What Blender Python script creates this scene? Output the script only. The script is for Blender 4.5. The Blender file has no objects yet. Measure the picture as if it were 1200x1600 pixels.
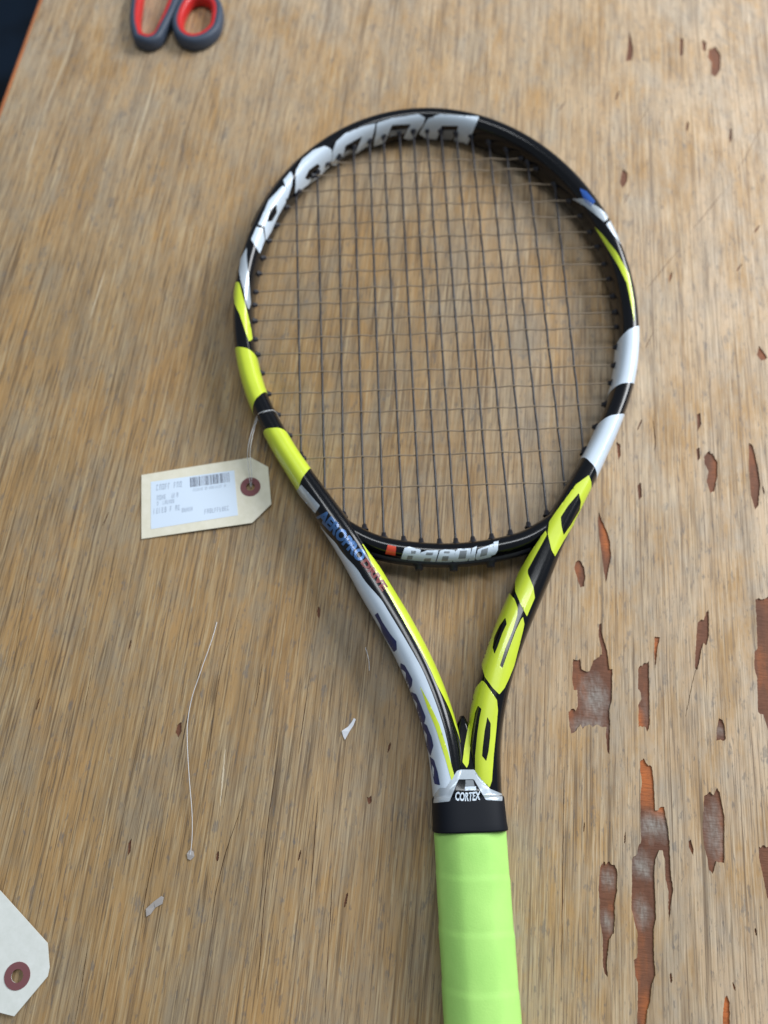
import bpy, math, random
import numpy as np
from mathutils import Vector, Matrix, noise
from mathutils.bvhtree import BVHTree
from mathutils.geometry import delaunay_2d_cdt

random.seed(7)
sc = bpy.context.scene
COL = sc.collection
MM = 0.001
R = math.radians

# ------------------------------------------------------------------ camera
CAM_H = 411.0                      # mm above the table top
TILT = R(19.7)
cam_data = bpy.data.cameras.new("camera")
cam = bpy.data.objects.new("camera", cam_data)
COL.objects.link(cam)
cam.location = (0, 0, CAM_H * MM)
cam.rotation_euler = (TILT, 0, 0)
cam_data.sensor_fit = 'VERTICAL'
cam_data.sensor_height = 36.0
cam_data.sensor_width = 27.0
cam_data.lens = 26.0
cam_data.clip_start = 0.01
cam_data.clip_end = 50
cam_data.dof.use_dof = True
cam_data.dof.focus_distance = 0.375
cam_data.dof.aperture_fstop = 4.4
sc.camera = cam

# ------------------------------------------------------------------ light
world = bpy.data.worlds.new("World")
sc.world = world
world.use_nodes = True
wb = world.node_tree.nodes['Background']
wb.inputs[0].default_value = (0.80, 0.90, 1.0, 1)
wb.inputs[1].default_value = 0.25

def area(name, loc, target, sx, sy, power, color):
    d = bpy.data.lights.new(name, 'AREA')
    d.shape = 'RECTANGLE'; d.size = sx; d.size_y = sy
    d.energy = power; d.color = color
    o = bpy.data.objects.new(name, d); COL.objects.link(o)
    o.location = loc
    o.rotation_euler = (Vector(target) - Vector(loc)).to_track_quat('-Z', 'Y').to_euler()
    return o
area("window_light", (1.35, 1.05, 1.10), (0.05, 0.2, 0), 1.2, 0.8, 44, (0.96, 0.98, 1.0))
area("ceiling_light", (0.15, 0.60, 1.9), (0.0, 0.2, 0), 1.2, 0.25, 12, (0.93, 0.97, 1.0))

sc.view_settings.view_transform = 'Standard'
sc.view_settings.look = 'None'
sc.view_settings.exposure = 0.0
sc.view_settings.gamma = 1.0

# ------------------------------------------------------------------ helpers
F_PX = 1600 * 26.0 / 36.0
def ray(x, y):
    u = (x - 600) / F_PX; v = (800 - y) / F_PX
    return Vector((u, math.sin(TILT) + v * math.cos(TILT), -math.cos(TILT) + v * math.sin(TILT)))
def at(x, y, z=0.0):
    """millimetre position, on the level z, of a spot measured in the photograph"""
    d = ray(x, y); t = (CAM_H - z) / -d.z
    return Vector((d.x * t, d.y * t, z))

def prop(o, **kw):
    for k, v in kw.items(): o[k] = v
def empty(name, loc_mm, label, cat, group=None):
    o = bpy.data.objects.new(name, None); COL.objects.link(o)
    o.location = Vector(loc_mm) * MM
    o.empty_display_size = 0.02
    o['label'] = label; o['category'] = cat
    if group: o['group'] = group
    return o
def abs_loc(p):
    v = Vector((0, 0, 0))
    while p is not None:
        v += p.location; p = p.parent
    return v
def link(name, me, mat, parent=None, smooth=True, origin=None):
    """me has world coordinates in metres; shift it under its parent"""
    o = bpy.data.objects.new(name, me); COL.objects.link(o)
    if parent is not None:
        me.transform(Matrix.Translation(-abs_loc(parent)))
        o.parent = parent
    elif origin is not None:
        me.transform(Matrix.Translation(-Vector(origin) * MM)); o.location = Vector(origin) * MM
    for m in (mat if isinstance(mat, (list, tuple)) else [mat]): me.materials.append(m)
    if smooth: me.polygons.foreach_set('use_smooth', [True] * len(me.polygons))
    me.update()
    return o
def mesh(name, verts, faces):
    me = bpy.data.meshes.new(name)
    me.from_pydata([tuple(Vector(v) * MM) for v in verts], [], faces)
    me.update()
    return me

def catmull(pts, n):
    pts = [Vector(p) for p in pts]
    P = [2 * pts[0] - pts[1]] + pts + [2 * pts[-1] - pts[-2]]
    out = []
    for i in range(1, len(P) - 2):
        for k in range(24):
            t = k / 24
            a, b, c, d = P[i - 1], P[i], P[i + 1], P[i + 2]
            out.append(0.5 * ((2 * b) + (c - a) * t + (2 * a - 5 * b + 4 * c - d) * t * t + (3 * b - a - 3 * c + d) * t ** 3))
    out.append(pts[-1])
    L = [0]
    for i in range(1, len(out)): L.append(L[-1] + (out[i] - out[i - 1]).length)
    res = []; j = 0
    for k in range(n):
        s = L[-1] * k / (n - 1)
        while j < len(L) - 2 and L[j + 1] < s: j += 1
        u = (s - L[j]) / max(1e-9, L[j + 1] - L[j])
        res.append(out[j].lerp(out[j + 1], min(1, u)))
    return res

def inside(x, y, poly):
    c = False; j = len(poly) - 1
    for i in range(len(poly)):
        xi, yi = poly[i][0], poly[i][1]; xj, yj = poly[j][0], poly[j][1]
        if (yi > y) != (yj > y) and x < (xj - xi) * (y - yi) / (yj - yi) + xi: c = not c
        j = i
    return c
def dens(poly, step):
    out = []
    for i in range(len(poly)):
        a = poly[i]; b = poly[(i + 1) % len(poly)]
        n = max(1, int(math.hypot(b[0] - a[0], b[1] - a[1]) / step))
        for k in range(n): out.append((a[0] + (b[0] - a[0]) * k / n, a[1] + (b[1] - a[1]) * k / n))
    return out
def cdt(loops, extra=()):
    """triangles inside loops[0] and outside the others"""
    pts = []; edges = []
    for lp in loops:
        b = len(pts); n = len(lp)
        pts += [Vector((p[0], p[1])) for p in lp]
        edges += [(b + i, b + (i + 1) % n) for i in range(n)]
    pts += [Vector(p) for p in extra]
    V, E_, Fc, *_ = delaunay_2d_cdt(pts, edges, [], 0, 1e-6)
    keep = []
    for f in Fc:
        cx = sum(V[i].x for i in f) / 3; cy = sum(V[i].y for i in f) / 3
        if inside(cx, cy, loops[0]) and not any(inside(cx, cy, l) for l in loops[1:]): keep.append(tuple(f))
    return V, keep
def smooth_poly(poly, it=1):
    for _ in range(it):
        q = []
        for i in range(len(poly)):
            a = poly[i]; b = poly[(i + 1) % len(poly)]
            L = math.hypot(b[0] - a[0], b[1] - a[1]); k = min(.2, .9 / max(L, .01))
            q += [(a[0] + (b[0] - a[0]) * k, a[1] + (b[1] - a[1]) * k), (b[0] + (a[0] - b[0]) * k, b[1] + (a[1] - b[1]) * k)]
        poly = q
    return poly
def zp(pts, ox, oy, s):
    return [(ox + x * s, oy + y * s) for x, y in pts]

# ------------------------------------------------------------------ materials
def mat(name, color, rough=0.5, metal=0.0, coat=0.0, coat_rough=0.05, spec=0.5, alpha=1.0, trans=0.0):
    m = bpy.data.materials.new(name); m.use_nodes = True
    b = m.node_tree.nodes['Principled BSDF']
    b.inputs['Base Color'].default_value = (*color, 1)
    b.inputs['Roughness'].default_value = rough
    b.inputs['Metallic'].default_value = metal
    b.inputs['Coat Weight'].default_value = coat
    b.inputs['Coat Roughness'].default_value = coat_rough
    b.inputs['Specular IOR Level'].default_value = spec
    b.inputs['Transmission Weight'].default_value = trans
    return m
class NT:
    def __init__(s, m): s.t = m.node_tree; s.b = m.node_tree.nodes['Principled BSDF']
    def n(s, typ, **kw):
        nd = s.t.nodes.new(typ)
        for k, v in kw.items(): setattr(nd, k, v)
        return nd
    def l(s, a, b): s.t.links.new(a, b)
    def coords(s, rot=0.0, scale=(1, 1, 1), loc=(0, 0, 0)):
        tc = s.n('ShaderNodeTexCoord'); r = s.n('ShaderNodeMapping'); r.inputs['Rotation'].default_value = (0, 0, rot)
        q = s.n('ShaderNodeMapping'); q.inputs['Scale'].default_value = scale; q.inputs['Location'].default_value = loc
        s.l(tc.outputs['Object'], r.inputs[0]); s.l(r.outputs[0], q.inputs[0]); return q.outputs[0]
    def noise(s, vec, scale=1, detail=3, rough=.5, dist=0):
        nd = s.n('ShaderNodeTexNoise'); nd.inputs['Scale'].default_value = scale; nd.inputs['Detail'].default_value = detail
        nd.inputs['Roughness'].default_value = rough; nd.inputs['Distortion'].default_value = dist
        s.l(vec, nd.inputs['Vector']); return nd.outputs['Fac']
    def ramp(s, fac, stops):
        r = s.n('ShaderNodeValToRGB'); e = r.color_ramp.elements
        while len(e) < len(stops): e.new(0.5)
        for i, (p, c) in enumerate(stops):
            e[i].position = p; e[i].color = (c, c, c, 1) if not isinstance(c, tuple) else (*c, 1)
        s.l(fac, r.inputs[0]); return r.outputs[0]
    def mix(s, fac, a, b, mode='MIX'):
        m = s.n('ShaderNodeMix', data_type='RGBA', blend_type=mode)
        for sock, v in ((0, fac), (6, a), (7, b)):
            if isinstance(v, (int, float)): m.inputs[sock].default_value = v
            elif isinstance(v, tuple): m.inputs[sock].default_value = (*v, 1)
            else: s.l(v, m.inputs[sock])
        return m.outputs[2]
    def math(s, op, a, b=0.0, clamp=False):
        m = s.n('ShaderNodeMath', operation=op); m.use_clamp = clamp
        for i, v in enumerate((a, b)):
            if isinstance(v, (int, float)): m.inputs[i].default_value = v
            else: s.l(v, m.inputs[i])
        return m.outputs[0]

GRAIN = R(5.72)        # grain and table edge lean this far clockwise of +Y
def wood_material():
    m = mat("worn_plywood", (0.36, 0.25, 0.15), 0.62, spec=0.3); t = NT(m)
    # the mapping turns grain onto Y ; x = across, y = along   (metres)
    warp = t.noise(t.coords(GRAIN, (9, 2.2, 1)), 1, 2)
    def C(sx, sy, loc=(0, 0, 0), bend=0.006):
        tc = t.n('ShaderNodeTexCoord'); r = t.n('ShaderNodeMapping'); r.inputs['Rotation'].default_value = (0, 0, GRAIN)
        t.l(tc.outputs['Object'], r.inputs[0])
        off = t.n('ShaderNodeCombineXYZ'); t.l(t.math('MULTIPLY', warp, bend), off.inputs[0])
        ad = t.n('ShaderNodeVectorMath', operation='ADD'); t.l(r.outputs[0], ad.inputs[0]); t.l(off.outputs[0], ad.inputs[1])
        q = t.n('ShaderNodeMapping'); q.inputs['Scale'].default_value = (sx, sy, 1); q.inputs['Location'].default_value = loc
        t.l(ad.outputs[0], q.inputs[0]); return q.outputs[0]
    # position masks: side (0 left .. 1 right) and far: falloff of the light painted into the wood, along with uneven wear
    sep = t.n('ShaderNodeSeparateXYZ'); t.l(t.coords(GRAIN), sep.inputs[0])
    side = t.n('ShaderNodeMapRange'); side.inputs[1].default_value = -0.16; side.inputs[2].default_value = 0.14
    t.l(sep.outputs[0], side.inputs[0]); side = side.outputs[0]
    far = t.n('ShaderNodeMapRange'); far.inputs[1].default_value = 0.05; far.inputs[2].default_value = 0.42
    t.l(sep.outputs[1], far.inputs[0]); far = far.outputs[0]
    lit_worn = t.math('MAXIMUM', side, t.math('MULTIPLY', far, 0.75))
    base = t.mix(lit_worn, (0.375, 0.243, 0.112), (0.61, 0.455, 0.305))
    big = t.noise(C(30, 14), 1, 5, .65)
    base = t.mix(t.ramp(big, [(.44, 0.), (.62, .85)]), base, (0.44, 0.262, 0.105))       # warm patches
    base = t.mix(t.ramp(t.noise(C(40, 20, (7, 3, 0)), 1, 6, .7), [(.45, 0.), (.64, .80)]), base, t.mix(lit_worn, (0.300, 0.245, 0.170), (0.47, 0.400, 0.320)))  # grey, weathered
    # growth streaks, several widths
    s1 = t.noise(C(420, 17), 1, 4, .65)
    base = t.mix(t.ramp(s1, [(.34, .62), (.50, 0.)]), base, t.mix(.5, base, (0.16, 0.09, 0.04), 'MULTIPLY'))
    s2 = t.noise(C(900, 26, (3, 1, 0)), 1, 3, .6)
    base = t.mix(t.ramp(s2, [(.50, 0.), (.68, .72)]), base, t.mix(lit_worn, (0.52, 0.40, 0.235), (0.70, 0.56, 0.395)))
    s3 = t.noise(C(1250, 34, (9, 4, 0)), 1, 3, .6)
    base = t.mix(t.ramp(s3, [(.32, .85), (.48, 0.)]), base, t.mix(lit_worn, (0.135, 0.088, 0.048), (0.25, 0.185, 0.13)))
    s5 = t.noise(C(700, 7, (19, 4, 0)), 1, 2, .5)
    base = t.mix(t.ramp(s5, [(.30, .60), (.41, 0.)]), base, (0.12, 0.075, 0.045))
    s4 = t.noise(C(90, 9, (2, 8, 0)), 1, 5, .65)
    base = t.mix(t.ramp(s4, [(.30, .30), (.50, 0.)]), base, (0.19, 0.13, 0.075))
    # long drying cracks on the left half
    c = t.math('ABSOLUTE', t.math('SUBTRACT', t.noise(C(62, 1.2, (4, 9, 0)), 1, 2, .5), .5))
    cr = t.ramp(c, [(.0, 1.), (.0085, .55), (.016, 0.)])
    gate = t.ramp(t.noise(C(40, 7, (1, 5, 0)), 1, 2), [(.46, 0.), (.54, 1.)])
    cr = t.math('MULTIPLY', cr, t.math('MULTIPLY', gate, t.math('SUBTRACT', 1.0, t.math('MULTIPLY', lit_worn, .70))))
    cr = t.math('MULTIPLY', cr, t.ramp(s1, [(.42, .55), (.56, 0.)]))
    base = t.mix(cr, base, (0.085, 0.055, 0.035))
    # open pores and dents: short dark dashes
    p1 = t.noise(C(560, 130, (5, 2, 0)), 1, 3, .6)
    base = t.mix(t.ramp(p1, [(.60, 0.), (.68, .50)]), base, (0.125, 0.115, 0.11))
    p2 = t.noise(C(190, 75, (15, 6, 0)), 1, 4, .65)
    base = t.mix(t.ramp(p2, [(.62, 0.), (.69, .50)]), base, (0.145, 0.14, 0.14))
    # scuffs running obliquely across the far part
    sc_ = t.noise(t.coords(GRAIN + R(-38), (260, 45, 1), (0, 3, 0)), 1, 4, .65)
    scm = t.math('MULTIPLY', t.ramp(sc_, [(.56, 0.), (.66, .55)]), t.math('MULTIPLY', lit_worn, far))
    base = t.mix(scm, base, (0.22, 0.195, 0.17))
    t.l(base, t.b.inputs['Base Color'])
    h = t.math('ADD', t.math('MULTIPLY', s3, .6), t.math('MULTIPLY', s2, .5))
    h = t.math('SUBTRACT', h, t.math('MULTIPLY', cr, 1.2))
    bump = t.n('ShaderNodeBump'); bump.inputs['Strength'].default_value = .55; bump.inputs['Distance'].default_value = .0005
    t.l(h, bump.inputs['Height']); t.l(bump.outputs[0], t.b.inputs['Normal'])
    t.l(t.ramp(s1, [(.3, .72), (.7, .52)]), t.b.inputs['Roughness'])
    return m
def core_material(grey_spots, orange_spots):
    m = mat("exposed_under_layer", (0.3, 0.1, 0.04), .7, spec=.25); t = NT(m)
    v = t.coords(GRAIN, (1, 1, 1))
    n1 = t.noise(t.coords(GRAIN, (90, 25, 1)), 1, 4, .6)
    col = t.ramp(n1, [(.36, (.135, .060, .038)), (.54, (.19, .082, .048)), (.72, (.34, .115, .045))])
    # dusty, rubbed spots in the middle of the large losses
    tc = t.n('ShaderNodeTexCoord'); wob = t.noise(t.coords(0, (220, 130, 1)), 1, 4, .65)
    for tot, spots_, gcol in ((None, orange_spots, (.52, .155, .045)), (None, grey_spots, t.ramp(t.noise(t.coords(0, (700, 260, 1)), 1, 3), [(.3, (.19, .145, .12)), (.7, (.36, .33, .30))]))):
     for (x, y, rx, ry, a) in spots_:
        mp = t.n('ShaderNodeMapping'); mp.inputs['Scale'].default_value = (1000 / rx, 1000 / ry, 0)
        mp.inputs['Location'].default_value = (-x / rx, -y / ry, 0)
        t.l(tc.outputs['Object'], mp.inputs[0])
        ln = t.n('ShaderNodeVectorMath', operation='LENGTH'); t.l(mp.outputs[0], ln.inputs[0])
        f = t.math('MULTIPLY', t.math('SUBTRACT', 1.45, t.math('ADD', ln.outputs['Value'], wob), True), 1.15 * a, True)
        tot = f if tot is None else t.math('MAXIMUM', tot, f)
     col = t.mix(tot, col, gcol)
    fib = t.noise(t.coords(GRAIN, (160, 1200, 1)), 1, 3, .6)
    col = t.mix(t.ramp(fib, [(.35, .35), (.55, 0.)]), col, (.09, .04, .02))
    t.l(col, t.b.inputs['Base Color'])
    bump = t.n('ShaderNodeBump'); bump.inputs['Strength'].default_value = .5; bump.inputs['Distance'].default_value = .0004
    t.l(fib, bump.inputs['Height']); t.l(bump.outputs[0], t.b.inputs['Normal'])
    return m
def paint(name, color, rough=.28, coat=.6, var=.06, metal=0.0):
    m = mat(name, color, rough, metal, coat, .08); t = NT(m)
    n1 = t.noise(t.coords(0, (60, 60, 60)), 1, 4, .6)
    lo = tuple(c * (1 - var * 2) for c in color); hi = tuple(min(1, c * (1 + var)) for c in color)
    t.l(t.ramp(n1, [(.3, lo), (.7, hi)]), t.b.inputs['Base Color'])
    n2 = t.noise(t.coords(0, (900, 900, 900)), 1, 3, .6)
    t.l(t.ramp(n2, [(.3, rough * .92), (.75, min(1, rough * 1.12))]), t.b.inputs['Roughness'])
    return m

M_wood = wood_material()
M_black = paint("gloss_black_lacquer", (0.0025, 0.0032, 0.0055), .18, .25)
M_lime = paint("lime_yellow_lacquer", (0.62, 0.76, 0.042), .35, .5, .04)
M_black.node_tree.nodes['Principled BSDF'].inputs['Specular IOR Level'].default_value = .32
M_white = paint("white_lacquer", (0.64, 0.75, 0.87), .35, .5, .03)
M_grey = paint("grey_print", (0.22, 0.25, 0.28), .35, .5, .04)
M_silver = paint("silver_lacquer", (0.50, 0.57, 0.64), .33, .4, .05, .35)
M_blue = paint("metallic_blue_print", (0.045, 0.13, 0.32), .3, .6, .1, .4)
M_bright_blue = paint("blue_hologram_shine", (0.03, 0.12, 0.48), .25, .6, .1, .3)
M_navy = paint("navy_print", (0.004, 0.022, 0.13), .4, .1)
M_red = paint("red_print", (0.72, 0.07, 0.03), .35, .5)
M_dkred = paint("dark_red_print", (0.16, 0.008, 0.008), .35, .2)
M_string = mat("black_string", (0.022, 0.022, 0.028), .38, spec=.5)
M_cross = mat("smoky_brown_string", (0.25, 0.195, 0.135), .45, spec=.4)
M_grom = mat("black_nylon_grommet", (0.016, 0.017, 0.024), .42, spec=.45)
M_rubber = mat("black_rubber", (0.004, 0.006, 0.011), .6, spec=.22)
M_clear = mat("clear_nylon", (0.85, 0.87, 0.9), .12, spec=.8, trans=.55)

# ------------------------------------------------------------------ the room floor below
def box(verts, faces, x0, x1, y0, y1, z0, z1, f=None):
    b = len(verts)
    for z in (z0, z1):
        for x, y in ((x0, y0), (x1, y0), (x1, y1), (x0, y1)):
            p = (x, y, z); verts.append(f(p) if f else p)
    faces += [(b, b + 3, b + 2, b + 1), (b + 4, b + 5, b + 6, b + 7), (b, b + 1, b + 5, b + 4), (b + 1, b + 2, b + 6, b + 5), (b + 2, b + 3, b + 7, b + 6), (b + 3, b, b + 4, b + 7)]
M_floor = mat("dark_floor", (0.01, 0.014, 0.022), .8, spec=.2); t = NT(M_floor)
t.l(t.ramp(t.noise(t.coords(0, (4.5, 4.5, 1), (0.4, 1.3, 0)), 1, 3, .5), [(.42, (.0015, .0016, .002)), (.6, (.006, .016, .034))]), t.b.inputs['Base Color'])
fl = link("floor", mesh("floor", [(-4000, -4000, -740), (4000, -4000, -740), (4000, 4000, -740), (-4000, 4000, -740)], [(0, 1, 2, 3)]), M_floor, smooth=False)
fl['kind'] = 'structure'

# ------------------------------------------------------------------ table
cg, sg = math.cos(GRAIN), math.sin(GRAIN)
def gx(c, g): return (c * cg + g * sg, -c * sg + g * cg)          # (across, along) -> world
def to_cg(p): return (p[0] * cg - p[1] * sg, p[0] * sg + p[1] * cg)
C_LEFT = -327.0; C_RIGHT = 520.0; G_NEAR = -420.0; G_FAR = 980.0

def Z5(p): return zp(p, 860, 860, .28333)
def Z6(p): return zp(p, 860, 1170, .28333)
def Z8(p): return zp(p, 860, 0, .375)
chips = [
 Z5([(160,55),(185,90),(193,140),(185,200),(165,205),(148,150),(132,100),(140,65)]),
 [(936,800),(941,815),(948,828),(953,845),(955,870),(951,890),(947,912),(943,890),(940,862),(936,835),(934,815)],
 Z5([(125,600),(150,605),(165,595),(172,655),(190,665),(215,665),(225,640),(235,610),(262,590),(285,575),(283,545),(265,470),(268,410),(280,400),(283,450),(300,510),(315,560),(325,655),(343,655),(338,830),(325,880),(330,960),(325,1125),(315,1110),(305,1010),(312,975),(275,970),(255,960),(235,975),(215,960),(190,970),(178,985),(165,960),(130,1005),(115,1010),(105,970),(100,890),(115,875),(140,885),(150,860),(148,770),(130,770),(120,710)]),
 Z5([(485,650),(520,620),(543,610),(545,760),(548,960),(535,1000),(525,975),(487,975),(485,850),(503,820),(498,785),(483,765)]),
 Z5([(575,475),(605,480),(592,530),(585,600),(578,655),(572,560)]),
 Z5([(872,325),(875,380),(875,470),(862,520),(845,510),(835,540),(825,600),(810,660),(797,650),(800,560),(805,480),(812,400),(832,380),(845,385),(860,340)]),
 Z5([(1130,270),(1160,270),(1200,255),(1400,240),(1420,1000),(1200,990),(1175,905),(1145,890),(1140,700),(1125,650),(1125,560),(1142,540),(1138,400)]),
 Z5([(930,925),(950,935),(962,975),(968,1040),(950,1050),(930,1045),(915,1050),(917,990)]),
 Z6([(495,70),(515,50),(530,80),(560,100),(570,180),(578,340),(595,340),(610,320),(628,320),(635,370),(650,440),(658,520),(662,620),(665,700),(678,770),(668,840),(662,900),(655,955),(650,870),(652,790),(635,720),(633,620),(618,560),(600,560),(580,610),(572,700),(578,800),(583,930),(570,1000),(572,1150),(580,1250),(560,1300),(550,1400),(535,1440),(528,1518),(520,1700),(480,1700),(478,1518),(483,1290),(468,1250),(460,1165),(480,1150),(480,1010),(460,940),(447,880),(450,720),(450,610),(480,580),(485,540),(500,510),(498,400),(496,250),(505,180),(495,120)]),
 Z6([(275,655),(295,620),(305,640),(325,620),(340,640),(355,640),(370,680),(368,790),(355,850),(357,940),(350,1020),(325,1050),(320,1100),(312,1180),(316,1260),(300,1240),(290,1200),(288,1040),(275,950),(273,840),(265,780)]),
 Z6([(848,260),(880,235),(900,255),(920,215),(935,240),(945,300),(960,370),(960,550),(958,630),(940,625),(915,620),(905,660),(895,690),(875,670),(865,600),(850,550),(838,440),(845,330)]),
 Z6([(762,510),(775,500),(790,555),(788,590),(765,545)]),
 Z6([(1150,540),(1200,540),(1400,520),(1400,900),(1215,850),(1195,820),(1170,690),(1150,600)]),
 Z6([(960,1385),(975,1360),(990,1400),(990,1518),(985,1700),(950,1700),(950,1480)]),
 Z8([(330,130),(345,200),(340,250),(315,255),(322,200)]),
 Z8([(540,160),(555,160),(552,230),(538,235)]),
 Z8([(660,205),(690,195),(710,230),(708,290),(690,320),(670,310),(672,260),(655,240)]),
 Z8([(300,705),(322,720),(320,755),(300,785),(290,760)]),
 Z8([(870,1440),(905,1490),(880,1505),(860,1480)]),
 [(1170,692),(1177,698),(1184,728),(1188,755),(1185,790),(1180,797),(1173,772),(1170,730)],
 [(1100,714),(1106,706),(1113,708),(1121,722),(1121,745),(1116,768),(1110,770),(1104,752),(1107,736),(1101,726)],
 [(1088,702),(1093,699),(1094,716),(1090,720)],
 [(1089,648),(1094,645),(1096,662),(1090,674)],
 [(996,758),(1002,755),(1003,776),(998,781)],
 [(963,690),(969,694),(970,712),(966,718)],
 [(277,1133),(283,1128),(284,1142),(279,1152),(274,1146)],
 [(200,1318),(206,1310),(204,1330),(199,1338)],
 [(573,1245),(580,1243),(581,1252),(576,1257)],
 [(1097,62),(1104,66),(1103,80),(1098,78)],
]
cracks = [
 zp([(500,0),(410,300),(350,720)], 200, 950, .35), zp([(330,230),(250,560),(240,700)], 200, 950, .35),
 zp([(815,270),(790,450),(760,650)], 200, 950, .35), zp([(670,660),(620,1000),(585,1400)], 200, 950, .35),
 zp([(510,880),(440,1080),(390,1280),(370,1429)], 200, 950, .35), zp([(130,1020),(75,1300),(60,1429)], 200, 950, .35),
 zp([(850,820),(820,1200),(800,1400)], 200, 950, .35), zp([(600,250),(570,440)], 200, 950, .35),
 zp([(840,660),(770,1100),(700,1500)], 0, 1350, .1667), zp([(75,100),(68,700),(60,1400)], 860, 1170, .2833),
 zp([(810,640),(790,700),(745,920)], 860, 860, .2833), zp([(1000,260),(870,620)], 0, 0, .333), zp([(720,560),(625,900)], 0, 0, .333),
 [(60,800),(38,930),(20,1050)], [(150,1010),(128,1130)], [(425,1300),(412,1420),(402,1560)], [(520,1370),(512,1500),(508,1590)],
]
holes = []
rc = random.Random(5)
for c in chips:
    w = [to_cg(at(x, y)) for x, y in c]
    lp = []
    for i in range(len(w)):
        a = w[i]; b = w[(i + 1) % len(w)]
        L = math.hypot(b[0] - a[0], b[1] - a[1]); n = max(1, int(L / 0.9))
        cross = abs(b[0] - a[0]) / max(L, .01)
        for k in range(n):
            u = k / n
            jx = rc.uniform(-.14, .14); jy = rc.uniform(-.9, .9) * cross
            if k == 0: jx = jy = 0
            lp.append((a[0] + (b[0] - a[0]) * u + jx, a[1] + (b[1] - a[1]) * u + jy))
    holes.append([gx(*p) for p in lp])
marks = [   # dents, scratches and scuffs: course, half width in mm
 ([(498,948),(498,966)], .9), ([(341,1330),(339,1346)], .8), ([(470,1328),(466,1345)], .5), ([(543,1395),(538,1418)], .7), ([(610,1160),(606,1176)], .6),
 ([(1192,192),(1165,245),(1150,268)], .22), ([(1130,300),(1083,358)], .28), ([(1062,388),(1010,452)], .22), ([(884,158),(872,174)], .35), ([(1012,170),(998,194)], .2),
 ([(1190,50),(1183,62)], .3), ([(1187,352),(1178,364)], .9), ([(1159,412),(1151,424)], .7), ([(1050,425),(1046,440)], .8), ([(1075,190),(1073,205)], 1.0), ([(1142,200),(1141,222)], 1.1), ([(967,142),(962,156)], .7),
 ([(1020,520),(1008,545)], .2), ([(985,300),(975,318)], .25), ([(1180,1450),(1182,1462)], .5), ([(1048,1520),(1049,1536)], .6), ([(977,1300),(976,1318)], .35), ([(913,1285),(912,1300)], .35), ([(1145,1535),(1149,1548)], .5), ([(1192,760),(1194,772)], .6),
 ([(1020,655),(1024,690),(1022,705)], .3), ([(1003,655),(996,672)], .5), ([(170,800),(160,822)], .4), ([(205,1000),(201,1015)], .5), ([(62,1090),(56,1110)], .5)]
for c in cracks + marks:
    hw = .19
    if isinstance(c, tuple): c, hw = c
    pth = catmull([Vector((*gx(*to_cg(at(x, y))), 0)) for x, y in c], 26)
    lft = []; rgt = []
    n = len(pth)
    for i, p in enumerate(pth):
        w = hw * math.sin(math.pi * (i + .35) / (n - .3)) ** .5 * rc.uniform(.55, 1.15) + .03
        o = rc.uniform(-.10, .10)
        lft.append((p.x - w + o, p.y)); rgt.append((p.x + w + o, p.y))
    holes.append(lft + rgt[::-1])
edge = []
rr = random.Random(9)
g = G_NEAR
while g < G_FAR:                                        # worn, slightly ragged left edge of the top veneer
    edge.append(gx(C_LEFT + 3.0 + .5 * noise.noise(Vector((g * .03, 0, 0))) + .35 * noise.noise(Vector((g * .25, 4, 0))), g)); g += 2.5
outline = edge + [gx(C_LEFT + 2.6, G_FAR), gx(C_RIGHT, G_FAR), gx(C_RIGHT, G_NEAR)]
V, Fc = cdt([outline] + holes)
nv = len(V); verts = [(v.x, v.y, 0.0) for v in V]; faces = []
for f in Fc:
    a, b, c = (V[i] for i in f)
    faces.append(f if (b - a).cross(c - a) > 0 else f[::-1])
DEPTH = 0.75
for lp in [outline] + holes:
    b = len(verts); n = len(lp)
    for p in lp: verts.append((p[0], p[1], 0.0))
    for p in lp: verts.append((p[0], p[1], -DEPTH))
    for i in range(n): faces.append((b + i, b + (i + 1) % n, b + n + (i + 1) % n, b + n + i))
table = empty("table", (*gx(90, 200), -740), "worn plywood table under the tennis racket, top veneer chipped through to reddish wood", "table")
link("top_veneer", mesh("top_veneer", verts, faces), M_wood, table, smooth=False)
M_pale = mat("pale_scratch", (0.62, 0.52, 0.37), .7)
for crs in ([(131,0),(105,85),(75,160),(62,195)], [(62,195),(45,250),(40,262)], [(245,110),(225,180),(198,262)], [(165,420),(140,500)], [(352,1170),(344,1260)]):
    pth = catmull([at(x, y, .05) for x, y in crs], 30); V_, F_ = [], []
    for i_, p_ in enumerate(pth):
        w_ = .42 * math.sin(math.pi * (i_ + .3) / 29.6) ** .6 * rc.uniform(.6, 1.1) + .02; o_ = rc.uniform(-.12, .12)
        V_ += [(p_.x - w_ + o_, p_.y, .05), (p_.x + w_ + o_, p_.y, .05)]
        if i_: F_.append((2 * i_ - 2, 2 * i_ - 1, 2 * i_ + 1, 2 * i_))
    link("pale_scratch", mesh("pale_scratch", V_, F_), M_pale, table, smooth=False)
def gw(x, y, rx, ry, a=1.0):
    p = at(x, y); o = table.location * 1000
    return (p.x - o.x, p.y - o.y, rx, ry, a)
spots = [gw(928,1092,11,17), gw(918,1135,14,8,.9), gw(1022,1292,10,10,1), gw(1003,1352,8,9,1), gw(1004,1425,6,10,.8), gw(951,1375,5,7,.8), gw(949,1440,5,7,.7), gw(1117,1300,8,18,.8), gw(1010,1110,5,12,.25), gw(1126,1142,5,5,.7), gw(1197,1160,6,16,.4)]
M_core = core_material(spots, [gw(1008,1215,8,22,1), gw(1030,1262,7,8,.9), gw(945,830,4,14,.8), gw(948,850,4,12,.8), gw(1135,1580,9,40,1), gw(1025,1010,6,10,.8), gw(1000,1125,4,10,.8), gw(1012,1580,5,12,.6)])
verts, faces = [], []
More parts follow.
